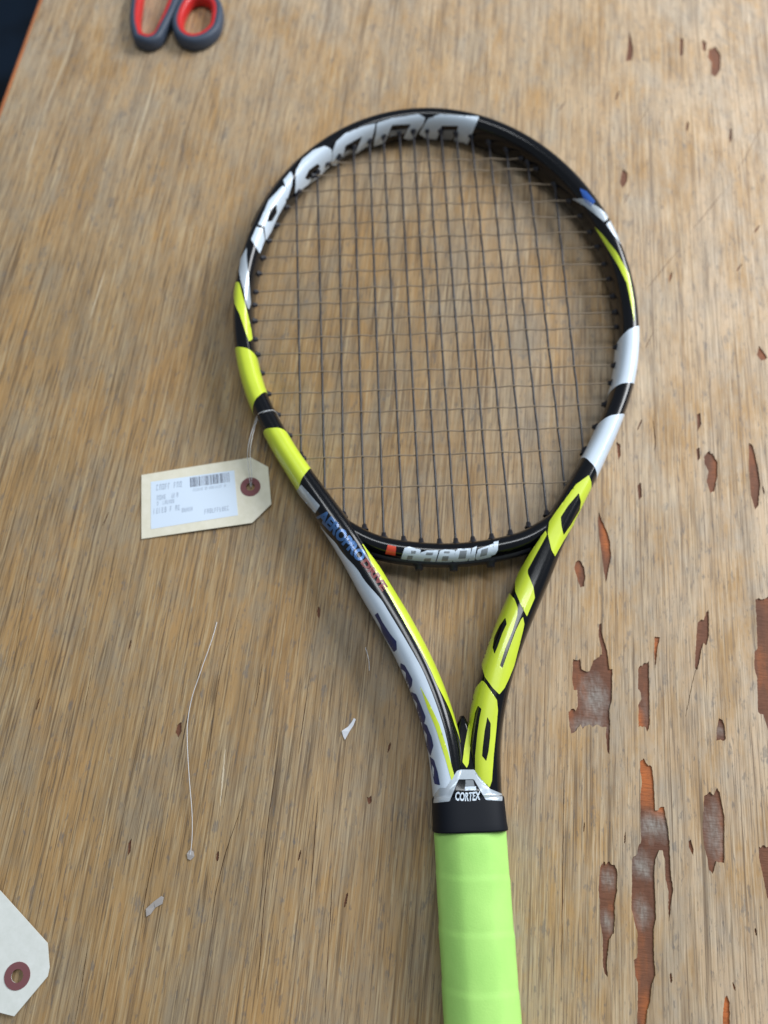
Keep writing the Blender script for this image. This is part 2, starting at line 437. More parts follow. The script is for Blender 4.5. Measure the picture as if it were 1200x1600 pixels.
box(verts, faces, C_LEFT, C_RIGHT - .5, G_NEAR + .5, G_FAR - .5, -18, -DEPTH, lambda p: (*gx(p[0], p[1]), p[2]))
link("under_layer", mesh("under_layer", verts, faces), M_core, table, smooth=False)
verts, faces = [], []
for i_, g_ in enumerate(np.arange(G_NEAR + 1, G_FAR, 6)):
    w_ = 2.7 + .45 * noise.noise(Vector((g_ * .02, 7, 0)))
    for c_, z_ in ((C_LEFT - .45, -7), (C_LEFT - .35, -1.2), (C_LEFT, -.45), (C_LEFT + w_, -.35), (C_LEFT + w_ + .6, -1.0)): verts.append((*gx(c_, g_), z_))
    if i_:
        b_ = (i_ - 1) * 5
        for k_ in range(4): faces.append((b_ + k_, b_ + 5 + k_, b_ + 6 + k_, b_ + 1 + k_))
M_edge = paint("orange_edge_varnish", (0.50, 0.165, 0.055), .5, .1, .12)
link("edge_strip", mesh("edge_strip", verts, faces), M_edge, table)
M_leg = mat("table_leg_steel", (0.03, 0.03, 0.035), .4, .6)
for (c, g) in ((C_LEFT + 50, G_NEAR + 60), (C_RIGHT - 50, G_NEAR + 60), (C_LEFT + 50, G_FAR - 60), (C_RIGHT - 50, G_FAR - 60)):
    verts, faces = [], []
    box(verts, faces, c - 20, c + 20, g - 20, g + 20, -740, -18.3, lambda p: (*gx(p[0], p[1]), p[2]))
    link("leg", mesh("leg", verts, faces), M_leg, table, smooth=False)

# ------------------------------------------------------------------ racket
AX = R(1.9)
CEN = Vector((32.0, 281.4, 0))
def rl(x, y, z=0.0):            # racket axes (x across, y towards the tip, origin at the head's centre) -> world mm
    return Vector((CEN.x + x * math.cos(AX) - y * math.sin(AX), CEN.y + x * math.sin(AX) + y * math.cos(AX), z))
def to_rl(p):
    d = Vector((p[0] - CEN.x, p[1] - CEN.y)); return (d.x * math.cos(AX) + d.y * math.sin(AX), -d.x * math.sin(AX) + d.y * math.cos(AX))
def zc(y): return 11.7 + (159 - y) / 459 * 3.0          # racket mid plane rises slightly towards the handle
butt = rl(0, -300)
racket = empty("tennis_racket", (butt.x, butt.y, 0), "black, white and lime tennis racket with lime green grip lying on the plywood", "tennis racket")

def section(nm, wd, hg, p):
    out = []
    for k in range(nm):
        a = 2 * math.pi * k / nm; ca, sa = math.cos(a), math.sin(a)
        out.append((math.copysign(abs(ca) ** (2 / p), ca) * wd / 2, math.copysign(abs(sa) ** (2 / p), sa) * hg / 2))
    return out
class Tube:
    """swept frame tube that can be asked for surface points, so paint bands can lie on it"""
    def __init__(s, pts2, W, H, p=2.5, m=44):
        s.pts = pts2; s.W = W; s.H = H; s.p = p; s.m = m; s.n = len(pts2)
        s.tan = []
        for i in range(s.n):
            a = pts2[max(0, i - 1)]; b = pts2[min(s.n - 1, i + 1)]; s.tan.append((b - a).normalized())
    def point(s, i, k_ang, off=0.0):
        i = max(0, min(s.n - 1.001, i)); j = int(i); u = i - j
        c = s.pts[j].lerp(s.pts[j + 1], u); t = s.tan[j].lerp(s.tan[j + 1], u)
        nrm = Vector((-t.y, t.x, 0))                  # left of travel = outward when travelling clockwise from the left arm
        w = s.W(c.y); h = s.H(c.y)
        ca, sa = math.cos(k_ang), math.sin(k_ang)
        x = math.copysign(abs(ca) ** (2 / s.p), ca) * (w / 2 + off); z = math.copysign(abs(sa) ** (2 / s.p), sa) * (h / 2 + off)
        q = c + nrm * x
        return rl(q.x, q.y, zc(c.y) + z)
    def mesh(s, name, i0=0, i1=None, off=0.0, slant=(0, 0), steps=None):
        i1 = s.n - 1 if i1 is None else i1
        steps = steps or int(abs(i1 - i0)) + 1
        V, Fs = [], []
        for a in range(steps + 1):
            for k in range(s.m):
                ang = 2 * math.pi * k / s.m
                e0 = i0 + slant[0] * math.cos(ang); e1 = i1 + slant[1] * math.cos(ang)
                V.append(s.point(e0 + (e1 - e0) * a / steps, ang, off))
        for a in range(steps):
            for k in range(s.m):
                k2 = (k + 1) % s.m
                Fs.append((a * s.m + k, (a + 1) * s.m + k, (a + 1) * s.m + k2, a * s.m + k2))
        if off == 0.0:
            Fs.append(tuple(range(s.m))); Fs.append(tuple(steps * s.m + k for k in range(s.m))[::-1])
        return mesh(name, V, Fs)
    def index(s, px):
        q = to_rl(at(*px, 14)); best = min(range(s.n), key=lambda i: (s.pts[i].x - q[0]) ** 2 + (s.pts[i].y - q[1]) ** 2)
        return best

arm = [(83.3, -115), (70, -136), (56.5, -157.5), (42.8, -183), (29.2, -209), (19.6, -231), (13.2, -251), (9.6, -270), (8.2, -296)]
head = []
A_, B_ = 120.8, 152.8
for k in range(-60, 61, 6):
    tt = R(k * 2.1); head.append((A_ * math.sin(tt), B_ * math.cos(tt)))
path = [(-x, y) for x, y in arm[::-1]] + head + arm
path = catmull([Vector((x, y, 0)) for x, y in path], 520)
frame = Tube(path, lambda y: 12.6 + 4.6 * max(0, min(1, (-y - 105) / 75)), lambda y: 23 + 2.6 * max(0, min(1, (-y - 100) / 120)))
f_me = frame.mesh("frame")
f_ob = link("frame", f_me, M_black, racket)
bpath = catmull([Vector((x, y, 0)) for x, y in [(-84, -116), (-68, -140), (-51, -153.5), (-32, -161), (0, -164.5), (32, -161), (51, -153.5), (68, -140), (84, -116)]], 120)
bridge = Tube(bpath, lambda y: 11.0, lambda y: 19.5, m=32)
b_me = bridge.mesh("throat_bridge")
link("throat_bridge", b_me, M_black, racket)

def loft(stations, nm=56, p=3.0):
    """stations: (y, width, height, lift) in racket axes"""
    V, Fs = [], []
    for (y, w, h, lift) in stations:
        for x, z in section(nm, w, h, p): V.append(rl(x, y, zc(y) + lift + z))
    for a in range(len(stations) - 1):
        for k in range(nm):
            k2 = (k + 1) % nm; Fs.append((a * nm + k, a * nm + k2, (a + 1) * nm + k2, (a + 1) * nm + k))
    Fs.append(tuple(range(nm))[::-1]); Fs.append(tuple((len(stations) - 1) * nm + k for k in range(nm)))
    return V, Fs
V, Fs = loft([(-252, 2, 8, 0), (-257, 7, 11, 0), (-264, 14, 14, 0), (-272, 22, 18, 0), (-280, 29, 23, 0), (-287, 32.4, 27, .3), (-294, 33, 28, .5)])
t_me = mesh("throat_cone", V, Fs)
link("throat_cone", t_me, M_black, racket)
st = [(-290.6, 33.4, 29.6, .7), (-291, 34.8, 30.8, .8), (-292, 35.3, 31.2, .9), (-303, 35.8, 32.2, 1.0), (-305.6, 36.4, 33.2, 1.1), (-306.3, 36.2, 33.0, 1.1), (-306.6, 34.5, 31, 1.1)]
V, Fs = loft(st, 64, 3.4)
c_me = mesh("grip_collar", V, Fs)
link("grip_collar", c_me, M_rubber, racket)

# overgrip: helical wrap round an octagonal handle
M_grip = mat("lime_green_overgrip", (0.44, 0.84, 0.20), .58, spec=.35); t = NT(M_grip)
gn = t.noise(t.coords(0, (1, 1, 1)), 1500, 2, .6); gl = t.noise(t.coords(0, (45, 30, 30)), 1, 4, .6)
t.l(t.ramp(gl, [(.35, (.415, .79, .19)), (.65, (.48, .86, .22))]), t.b.inputs['Base Color'])
bp = t.n('ShaderNodeBump'); bp.inputs['Strength'].default_value = .35; bp.inputs['Distance'].default_value = .0003
t.l(gn, bp.inputs['Height']); t.l(bp.outputs[0], t.b.inputs['Normal'])
V, Fs = [], []
NM = 72; PITCH = 23.5; ys = np.arange(-306.0, -522, -.75)
for y in ys:
    for k in range(NM):
        a = 2 * math.pi * k / NM
        w, h = 17.0, 15.0
        # rounded octagon radius
        o = ((a + math.pi / 8) % (math.pi / 4)) - math.pi / 8
        oct_ = 1 / math.cos(o); r = (1 + (oct_ - 1) * .22)
        ph = ((-y - 301) / PITCH - .10 * math.cos(a) + .05 * math.sin(2 * a) ) % 1.0
        stp = .36 * (1 - ph) ** .8 if ph > .12 else .36 * (ph / .12)
        stp = .45 + stp + .16 * noise.noise(Vector((math.cos(a) * 2, math.sin(a) * 2, y * .09)))
        butt_flare = max(0, (-y - 500) / 22) ** 2 * 3
        if y > -307: stp -= .5
        x = math.cos(a) * (w * r + stp + butt_flare); z = math.sin(a) * (h * r + stp * .9 + butt_flare)
        V.append(rl(x, y, 15.9 + z + butt_flare * 0))
n = len(ys)
for i in range(n - 1):
    for k in range(NM):
        k2 = (k + 1) % NM; Fs.append((i * NM + k, i * NM + k2, (i + 1) * NM + k2, (i + 1) * NM + k))
Fs.append(tuple(range(NM))[::-1]); Fs.append(tuple((n - 1) * NM + k for k in range(NM)))
link("grip", mesh("grip", V, Fs), M_grip, racket)
V, Fs = loft([(-521, 38, 33, 1), (-523, 40, 35, 1), (-528, 40, 35, 1), (-530.5, 36, 31, 1)], 48, 3.2)
link("butt_cap", mesh("butt_cap", V, Fs), M_rubber, racket)

# ---- paint bands right round the tube
def band(i0, i1, m, slant=(0, 0), off=.10, name="paint_band"):
    return link(name, frame.mesh(name, i0, i1, off, slant, steps=max(8, int(abs(i1 - i0)))), m, racket)
iR = lambda x, y: frame.index((x, y))
band(iR(978, 528), iR(971, 614), M_white, (-2.5, -2))
band(iR(958, 662), iR(925, 742), M_white, (-3, 2))
band(iR(404, 636), iR(385, 556), M_lime, (-2, 2))
band(iR(466, 759), iR(417, 686), M_lime, (-2, 2))

# ---- decals wrapped on the lacquer
allV, allF = [], []
for me in (f_me, b_me, t_me, c_me):
    b = len(allV); off = Vector(racket.location)
    allV += [v.co + off for v in me.vertices]; allF += [tuple(i + b for i in p.vertices) for p in me.polygons]
BV = BVHTree.FromPolygons(allV, allF)
EYE = Vector((0, 0, CAM_H * MM))
HIT = [True]
def on_paint(x, y, off):
    h, nrm, idx, d = BV.ray_cast(EYE, ray(x, y).normalized())
    HIT[0] = not (h is None or h.z < .0003)
    if not HIT[0]:
        best = None                                  # just past the outline: settle on the nearest paint
        for z in range(1, 30, 1):
            r_ = BV.find_nearest(at(x, y, z) * MM)
            if best is None or r_[3] < best[3]: best = r_
        h, nrm, idx, d = best
    if nrm.dot(EYE - h) < 0: nrm = -nrm
    return (h + nrm * off * MM) * 1000
def decal(polys, m, name="lettering", off=.22, step=2.2, parent=None, smooth=1):
    """polys: list of [outline, hole, hole...] in photograph measure, wrapped on the frame"""
    V, Fs = [], []
    for loops in polys:
        loops = [dens(smooth_poly(l, smooth) if smooth else l, step) for l in loops]
        xs = [p[0] for p in loops[0]]; ysq = [p[1] for p in loops[0]]
        ex = []
        x = min(xs)
        while x < max(xs):
            y = min(ysq)
            while y < max(ysq):
                if inside(x, y, loops[0]) and not any(inside(x, y, l) for l in loops[1:]): ex.append((x + .01, y + .013))
                y += step
            x += step
        v2, f2 = cdt(loops, ex)
        b = len(V)
        hit = []
        for v in v2: V.append(on_paint(v.x, v.y, off)); hit.append(HIT[0])
        for f in f2:
            if not any(hit[i] for i in f): continue
            a_, b_, c_ = (v2[i] for i in f)
            f = f if (b_ - a_).cross(c_ - a_) < 0 else f[::-1]
            Fs.append(tuple(i + b for i in f))
    return link(name, mesh(name, V, Fs), m, parent or racket)

def T1(p): return zp(p, 350, 150, .29167)
def T2(p): return zp(p, 650, 150, .30833)
# maker's name on the head, upside down, first letter at the right end
W1 = M_white
decal([[T2([(15,190),(60,115),(120,92),(320,105),(262,245),(190,240),(215,150),(130,150),(105,220),(50,215)])]], W1, "letter")
decal([[T1([(800,270),(820,145),(900,118),(1040,97),(1078,115),(1068,150),(1040,185),(1010,240),(960,225),(1000,150),(900,155),(860,250)])]], W1, "letter")
decal([[T1([(575,370),(580,300),(600,245),(650,200),(740,165),(812,145),(800,200),(785,255),(720,300),(700,310),(740,215),(650,265),(640,310),(600,370)])]], W1, "letter")
decal([[T1([(380,520),(385,400),(420,340),(480,290),(540,268),(575,285),(578,330),(560,380),(510,430),(400,510)]), T1([(432,440),(455,395),(500,362),(515,375),(490,410),(450,450)])]], W1, "letter")
decal([[T1([(318,452),(358,404),(368,425),(362,480),(338,552),(326,540),(334,500)])]], W1, "letter")
decal([[T1([(183,690),(240,560),(315,480),(335,500),(330,570),(290,640),(250,730),(222,775),(215,700)]), T1([(230,674),(245,614),(280,580),(282,625),(256,670)])]], W1, "letter")
decal([[T1([(145,770),(175,700),(208,712),(218,770),(190,845),(165,800)])]], W1, "letter")
for q in (T1([(890,185),(988,175),(968,200),(880,217)]), T1([(640,300),(712,272),(690,300),(628,330)]), T2([(140,172),(203,172),(186,222),(128,218)])):
    decal([[q]], M_grey, "letter_bar", off=.24)
# left shoulder stripes and their twins on the right
def T7(p): return zp(p, 340, 370, .11875)
decal([[T7([(385,140),(300,300),(285,450),(300,560),(340,700),(390,930),(410,960),(435,880),(420,700),(405,500),(385,300)])]], M_silver, "silver_stripe")
decal([[T7([(240,600),(212,760),(230,890),(290,1020),(380,1300),(410,1380),(455,1350),(440,1220),(390,1000),(310,700),(285,600)])]], M_lime, "lime_stripe")
decal([[T2([(830,468),(862,482),(908,535),(888,562),(852,530)])]], M_bright_blue, "blue_shine")  # reflective shine of the blue hologram, painted as a patch of colour
decal([[T2([(790,520),(860,560),(955,640),(980,608),(920,562),(850,520)])]], M_silver, "silver_stripe")
decal([[T2([(962,652),(990,626),(1028,690),(1052,770),(1030,745)])]], M_silver, "silver_stripe")
decal([[T2([(905,662),(955,745),(1025,860),(1068,950),(1094,1080),(1106,1150),(1104,1040),(1080,905),(1015,790),(945,700)])]], M_lime, "lime_stripe")
# big lime letters down the right arm
def Z7(p): return zp(p, 700, 730, .20833)
def Z9(p): return zp(p, 680, 980, .17507)
decal([[Z7([(1055,60),(1072,110),(1075,180),(1055,240),(960,400),(860,560),(800,670),(775,620),(748,500),(760,410),(800,350),(880,240),(960,130)]), Z7([(980,195),(995,260),(985,320),(920,430),(865,510),(850,440),(845,375),(900,290)])]], M_lime, "letter")
decal([[Z7([(735,475),(742,510),(600,770),(600,800),(640,900),(650,980),(590,1120),(545,1030),(505,930),(505,860),(530,790),(620,640),(700,520)])]], M_lime, "letter")
decal([[[(796,926),(805,938),(809,950),(808,962),(801,985),(790,1012),(781,1040),(785,1044),(795,1015),(806,985),(814,968),(817,964),(819,975),(817,985),(812,1005),(803,1040),(795,1060),(788,1075),(780,1085),(770,1075),(758,1058),(753,1040),(755,1022),(763,1000),(773,975),(783,950)], [(790,965),(792,975),(785,990),(778,1010),(773,1022),(770,1012),(773,995),(781,978)]]], M_lime, "letter")
decal([[Z9([(420,475),(450,500),(550,650),(558,740),(545,900),(520,1150),(505,1370),(485,1430),(430,1385),(358,1290),(358,1150),(378,950),(400,800),(415,730),(385,700),(360,760),(330,930),(312,1080),(298,1220),(282,1258),(243,1205),(262,1060),(300,850),(330,650),(365,540)]), Z9([(465,800),(495,860),(490,980),(475,1110),(455,1195),(418,1150),(425,1060),(440,930)])]], M_lime, "letter")
# left arm: white flank, lime line inside it, lime stripe on the inner edge
def Z3(p): return zp(p, 570, 940, .1875)
def Z10(p): return zp(p, 550, 880, .23742)
def strip(name, keys, m, off, steps=150, na=12):
    """paint laid along the tube; keys: (photo spot on the arm, from angle, to angle), 0 = outer flank, 90 = top, 180 = inner flank"""
    ks = sorted((iR(*k[0]), k[1], k[2]) for k in keys); V, Fs = [], []
    for a in range(steps + 1):
        i = ks[0][0] + (ks[-1][0] - ks[0][0]) * a / steps; j = 0
        while j < len(ks) - 2 and ks[j + 1][0] < i: j += 1
        u = (i - ks[j][0]) / max(1e-6, ks[j + 1][0] - ks[j][0]); u = u * u * (3 - 2 * u)
        lo = ks[j][1] * (1 - u) + ks[j + 1][1] * u; hi = ks[j][2] * (1 - u) + ks[j + 1][2] * u
        for k in range(na + 1): V.append(frame.point(i, R(lo + (hi - lo) * k / na), off))
    for a in range(steps):
        for k in range(na):
            Fs.append((a * (na + 1) + k, (a + 1) * (na + 1) + k, (a + 1) * (na + 1) + k + 1, a * (na + 1) + k + 1))
    return link(name, mesh(name, V, Fs), m, racket)
strip("white_flank", [((500,820), -4, 6), ((530,862), -25, 38), ((560,905), -38, 66), ((600,955), -40, 84), ((660,1070), -40, 91), ((690,1160), -40, 93), ((705,1245), -40, 95)], M_white, .14)
decal([[Z3([(460,700),(540,850),(620,1020),(690,1240),(745,1450),(722,1490),(665,1290),(590,1050),(520,880)])]], M_lime, "lime_line", off=.24)
strip("lime_stripe", [((556,868), 122, 128), ((590,905), 108, 146), ((640,975), 105, 156), ((680,1060), 114, 162), ((706,1130), 136, 160), ((712,1165), 150, 158)], M_lime, .14)
navy = [[Z3([(110,90),(150,170),(215,270),(265,330),(270,400),(245,420),(150,260),(130,190),(85,110)])],
 [Z3([(300,510),(335,530),(370,590),(400,650),(395,700),(370,740),(330,680),(300,600)]), Z3([(310,560),(345,590),(345,640),(335,670),(312,610)])],
 [Z3([(385,750),(430,770),(470,860),(510,960),(500,1010),(450,1000),(430,920),(395,830)]), Z3([(405,800),(440,850),(435,920),(410,860)])],
 [Z3([(480,1000),(520,1030),(560,1130),(575,1200),(550,1285),(510,1190),(485,1060)]), Z3([(492,1060),(520,1110),(520,1190),(500,1130)])],
 [Z3([(545,1290),(580,1320),(610,1420),(630,1530),(585,1520),(560,1400)]), Z3([(560,1350),(580,1390),(578,1470),(565,1420)])]]
for q in navy: decal([q], M_navy, "letter", off=.28)
decal([[[(471,757),(500,790),(493,802),(463,768)]]], M_silver, "silver_stripe")
# throat plate
def Z12(p): return zp(p, 670, 1180, .10833)
decal([[Z12([(70,690),(90,560),(160,470),(250,470),(400,230),(440,210),(655,210),(870,480),(1060,560),(1055,660),(820,645),(650,350),(430,350),(300,665)])]], M_silver, "throat_trim", smooth=1)
decal([[Z12([(530,360),(640,360),(660,445),(600,452),(525,448)])]], M_grey, "emblem_bar", smooth=0)
decal([[Z12([(520,455),(680,450),(684,505),(520,512)])]], M_white, "emblem_bar", smooth=0)

def text_mesh(body, bold=.02):
    cu = bpy.data.curves.new("t", 'FONT'); cu.body = body; cu.offset = bold; cu.resolution_u = 3
    o = bpy.data.objects.new("t", cu); COL.objects.link(o)
    bpy.context.view_layer.update()
    me = bpy.data.meshes.new_from_object(o.evaluated_get(bpy.context.evaluated_depsgraph_get()))
    bpy.data.objects.remove(o); bpy.data.curves.remove(cu)
    import bmesh
    bm = bmesh.new(); bm.from_mesh(me); bmesh.ops.triangulate(bm, faces=bm.faces[:])
    for _ in range(2): bmesh.ops.subdivide_edges(bm, edges=[e for e in bm.edges if e.calc_length() > .16], cuts=1)
    bmesh.ops.triangulate(bm, faces=bm.faces[:])
    V = [(v.co.x, v.co.y) for v in bm.verts]; Fs = [tuple(v.index for v in f.verts) for f in bm.faces]
    bm.free(); bpy.data.meshes.remove(me)
    x0 = min(v[0] for v in V); x1 = max(v[0] for v in V); y0 = min(v[1] for v in V); y1 = max(v[1] for v in V)
    return [((a - x0) / (x1 - x0), (b - y0) / (y1 - y0)) for a, b in V], Fs
def text_decal(body, base, up, m, off=.24, name="lettering", bold=.03):
    """base: polyline of the foot of the letters, up: vector from foot to head, both in photograph measure"""
    V2, Fs = text_mesh(body, bold)
    bp_ = catmull([Vector((*p, 0)) for p in base], 60)
    V = []
    for u, v in V2:
        i = u * 58.99; j = int(i); p = bp_[j].lerp(bp_[j + 1], i - j)
        V.append(on_paint(p.x + up[0] * v, p.y + up[1] * v, off))
    return link(name, mesh(name, V, Fs), m, racket)
def Z4(p): return zp(p, 590, 830, .175)
for ou, hs in (
 ([(203,262),(240,150),(280,138),(385,165),(378,240),(350,278),(230,266)], [[(300,172),(345,175),(338,200),(298,200)], [(270,215),(318,217),(306,250),(260,250)]]),
 ([(360,268),(385,190),(440,172),(545,170),(512,290),(400,287)], [[(437,190),(498,190),(490,214),(427,212)], [(420,240),(480,240),(470,268),(410,266)]]),
 ([(518,290),(556,175),(600,163),(690,170),(682,250),(650,284)], [[(595,180),(645,180),(640,198),(590,198)], [(582,222),(636,222),(624,262),(570,262)]]),
 ([(672,270),(688,185),(720,158),(833,153),(828,220),(800,264),(700,280)], [[(735,175),(798,172),(786,240),(720,246)]]),
 ([(808,270),(848,150),(886,134),(864,258)], []),
 ([(870,242),(895,163),(1032,112),(1026,180),(1010,228),(890,258)], [[(928,165),(988,148),(974,212),(912,226)]]),
 ([(1016,216),(1036,98),(1080,88),(1072,170),(1050,204)], [])):
    L_ = decal([[Z4(ou)] + [Z4(h_) for h_ in hs]], M_white, "letter", smooth=0, step=2.2)
    for h_ in hs: decal([[Z4(h_)]], M_grey, "counter", off=.18, smooth=0, parent=L_, step=2.2)
decal([[[(606,851),(619,854),(618,868),(602,865)]]], M_red, "red_mark", smooth=0)
text_decal("AEROPRO", [(494, 808), (521, 836), (548, 866), (562, 880)], (12, -14), M_blue, bold=.05)
text_decal("DRIVE", [(563, 880), (582, 903), (597, 925)], (9, -8), M_dkred, bold=.05)
text_decal("CORTEX", [(711, 1251), (730, 1252), (750, 1250)], (1, -14), M_white, bold=.03)

# ---- strings
mains = [((471,735),(463,313)),((508,775),(496,285)),((537.5,810),(529,266)),((569.6,832),(553,252)),((600,845),(578,240)),((631,855),(600,232)),((658.5,858),(625,226)),((687,858),(647,224)),((712.5,856),(669,226)),((739,852),(691,228)),((768,844),(715,230)),((797,835),(739,233)),((825,820),(766,238)),((853,797),(793,247)),((882,762),(826,266)),((912,715),(868,298))]
ZS = 12.6
cross_y = [760,711,675,641,608,578,549,521,495,470,446,420,394,369,344,318,292,268,250]
def clip_to_frame(a, b, inset):
    """trim the line a-b (racket axes) to the inner side of the hoop centre line"""
    d = (b - a).normalized(); o = (a + b) / 2
    poly = [(p.x, p.y) for p in path[150:370]] if False else hoop_poly
    res = []
    for sgn in (-1, 1):
        t_ = 0
        while inside(o.x + d.x * sgn * t_, o.y + d.y * sgn * t_, poly) and t_ < 400: t_ += .25
        res.append(o + d * sgn * (t_ - inset))
    return res
# inner loop polygon: main path above the bridge plus the bridge
up_ = [p for p in path if p.y > -112]
hoop_poly = [(p.x, p.y) for p in up_] + [(p.x, p.y) for p in bpath[::-1] if p.y < -113]
hoop_v = [Vector((x, y, 0)) for x, y in hoop_poly[::2]]
M_lines = []
for (bx, by), (tx, ty) in mains:
    a = to_rl(at(bx, by, ZS)); b = to_rl(at(tx, ty, ZS))
    M_lines.append(clip_to_frame(Vector((*a, 0)), Vector((*b, 0)), 2.0))
C_lines = []
rs = random.Random(3)
for i, y in enumerate(cross_y):
    q = to_rl(at(680, y, ZS))
    sl = rs.uniform(-.6, .6)
    C_lines.append(clip_to_frame(Vector((-60, q[1] - sl, 0)), Vector((60, q[1] + sl, 0)), 2.0))
def crossing(l1, l2):
    p, r = l1[0], l1[1] - l1[0]; q, s = l2[0], l2[1] - l2[0]
    den = r.x * s.y - r.y * s.x
    t_ = ((q.x - p.x) * s.y - (q.y - p.y) * s.x) / den; u = ((q.x - p.x) * r.y - (q.y - p.y) * r.x) / den
    return t_, u
def string_tube(line, heights, rad, name, m):
    """heights: sorted (t, dz) knots along the line"""
    pts = []
    L = (line[1] - line[0]).length
    kn = [(0, 0)] + sorted(heights) + [(1, 0)]
    n = int(L / 2.2)
    for i in range(n + 1):
        t_ = i / n; j = 0
        while j < len(kn) - 2 and kn[j + 1][0] < t_: j += 1
        u = (t_ - kn[j][0]) / max(1e-6, kn[j + 1][0] - kn[j][0]); u = max(0, min(1, u)); u = u * u * (3 - 2 * u)
        p = line[0].lerp(line[1], t_); dz = kn[j][1] * (1 - u) + kn[j + 1][1] * u
        pts.append(rl(p.x, p.y, zc(p.y) + dz))
    V, Fs = [], []
    d = (pts[-1] - pts[0]).normalized(); s_ = d.cross(Vector((0, 0, 1))).normalized()
    for p in pts:
        for k in range(8):
            a = math.pi / 4 * k; V.append(p + s_ * math.cos(a) * rad + Vector((0, 0, 1)) * math.sin(a) * rad)
    for i in range(len(pts) - 1):
        for k in range(8): Fs.append((i * 8 + k, i * 8 + (k + 1) % 8, (i + 1) * 8 + (k + 1) % 8, (i + 1) * 8 + k))
    return link(name, mesh(name, V, Fs), m, racket)
def lat(t_): return 0 <= t_ <= 1
for i, ml in enumerate(M_lines):
    ks = []
    for j, cl in enumerate(C_lines):
        t_, u = crossing(ml, cl)
        if lat(t_) and lat(u): ks.append((t_, .50 * (1 if (i + j) % 2 else -1)))
    string_tube(ml, ks, .68, "main_string", M_string)
for j, cl in enumerate(C_lines):
    ks = []
    for i, ml in enumerate(M_lines):
        t_, u = crossing(ml, cl)
        if lat(t_) and lat(u): ks.append((u, .62 * (-1 if (i + j) % 2 else 1)))
    string_tube(cl, ks, .42, "cross_string", M_cross)
# grommets: a small nylon barrel where each string enters the hoop
def barrel(p, d, r0, r1, length, z, name="grommet", nm=10):
    s_ = Vector((-d.y, d.x, 0)); V, Fs = [], []
    for (a, r) in ((0, r0 * 1.5), (.8, r0 * 1.35), (1.0, r0), (length, r1), (length + .15, r1 * .6)):
        for k in range(nm):
            an = 2 * math.pi * k / nm; q = p + d * a + s_ * (math.cos(an) * r)
            V.append(rl(q.x, q.y, z + math.sin(an) * r))
    for i in range(4):
        for k in range(nm): Fs.append((i * nm + k, i * nm + (k + 1) % nm, (i + 1) * nm + (k + 1) % nm, (i + 1) * nm + k))
    Fs.append(tuple(4 * nm + k for k in range(nm)))
    return V, Fs
for grp, ln in ((M_lines, 3.4), (C_lines, 2.8)):
    for a, b in grp:
        for p, q in ((a, b), (b, a)):
            d = (q - p).normalized()
            s0 = 0.0
            while s0 < 26 and min((p + d * s0 - c_).length for c_ in hoop_v) < 6.0: s0 += .5
            V, Fs = barrel(p + d * (s0 - .5), d, 1.65, 1.2, ln, zc(p.y))
            link("grommet", mesh("grommet", V, Fs), M_grom, racket)
# grommet strip with three knobs on the outside of the bridge
V, Fs = [], []
seg = [p for p in bpath if abs(p.x) < 45]
for i, p in enumerate(seg):
    tn = (seg[min(i + 1, len(seg) - 1)] - seg[max(i - 1, 0)]).normalized(); nr = Vector((tn.y, -tn.x, 0))
    for (o, z) in ((4.6, -4), (6.6, -3.4), (7.0, 0), (6.6, 3.4), (4.6, 4)):
        q = p + nr * o; V.append(rl(q.x, q.y, zc(p.y) + z))
for i in range(len(seg) - 1):
    for k in range(4): Fs.append((i * 5 + k, i * 5 + k + 1, (i + 1) * 5 + k + 1, (i + 1) * 5 + k))
strip = link("grommet_strip", mesh("grommet_strip", V, Fs), M_grom, racket)
for x in (-19, 1, 22):
    p = min(bpath, key=lambda q: abs(q.x - x))
    V, Fs = barrel(p + Vector((0, -6.2, 0)), Vector((0, -1, 0)), 2.6, 2.2, 3.4, zc(p.y))
    link("knob", mesh("knob", V, Fs), M_grom, strip)
# bumper guard outside the tip
V, Fs = [], []
idx = [i for i, p in enumerate(path) if p.y > 60]
for i in idx:
    for ang, off in ((-40, .25), (-38, .9), (-15, 1.2), (12, 1.2), (30, .8), (33, .2)):
        V.append(frame.point(i, R(ang), off))
for a in range(len(idx) - 1):
    for k in range(5): Fs.append((a * 6 + k, (a + 1) * 6 + k, (a + 1) * 6 + k + 1, a * 6 + k + 1))
link("bumper_guard", mesh("bumper_guard", V, Fs), M_grom, racket)

# ------------------------------------------------------------------ generic round tube for threads and scissor loops
def tube3(pts, rad, closed=False, nm=8, flat=1.0, taper=None):
    V, Fs = [], []; n = len(pts)
    for i, p in enumerate(pts):
        a = pts[(i - 1) % n] if closed else pts[max(0, i - 1)]; b = pts[(i + 1) % n] if closed else pts[min(n - 1, i + 1)]
        d = (b - a).normalized(); s_ = d.cross(Vector((0, 0, 1)))
        s_ = s_.normalized() if s_.length > 1e-4 else Vector((1, 0, 0)); u_ = s_.cross(d)
        r = rad * (taper(i / (n - 1)) if taper else 1)
        for k in range(nm):
            an = 2 * math.pi * k / nm; V.append(p + s_ * math.cos(an) * r + u_ * math.sin(an) * r * flat)
    for i in range(n if closed else n - 1):
        for k in range(nm):
            i2 = (i + 1) % n; Fs.append((i * nm + k, i * nm + (k + 1) % nm, i2 * nm + (k + 1) % nm, i2 * nm + k))
    return V, Fs

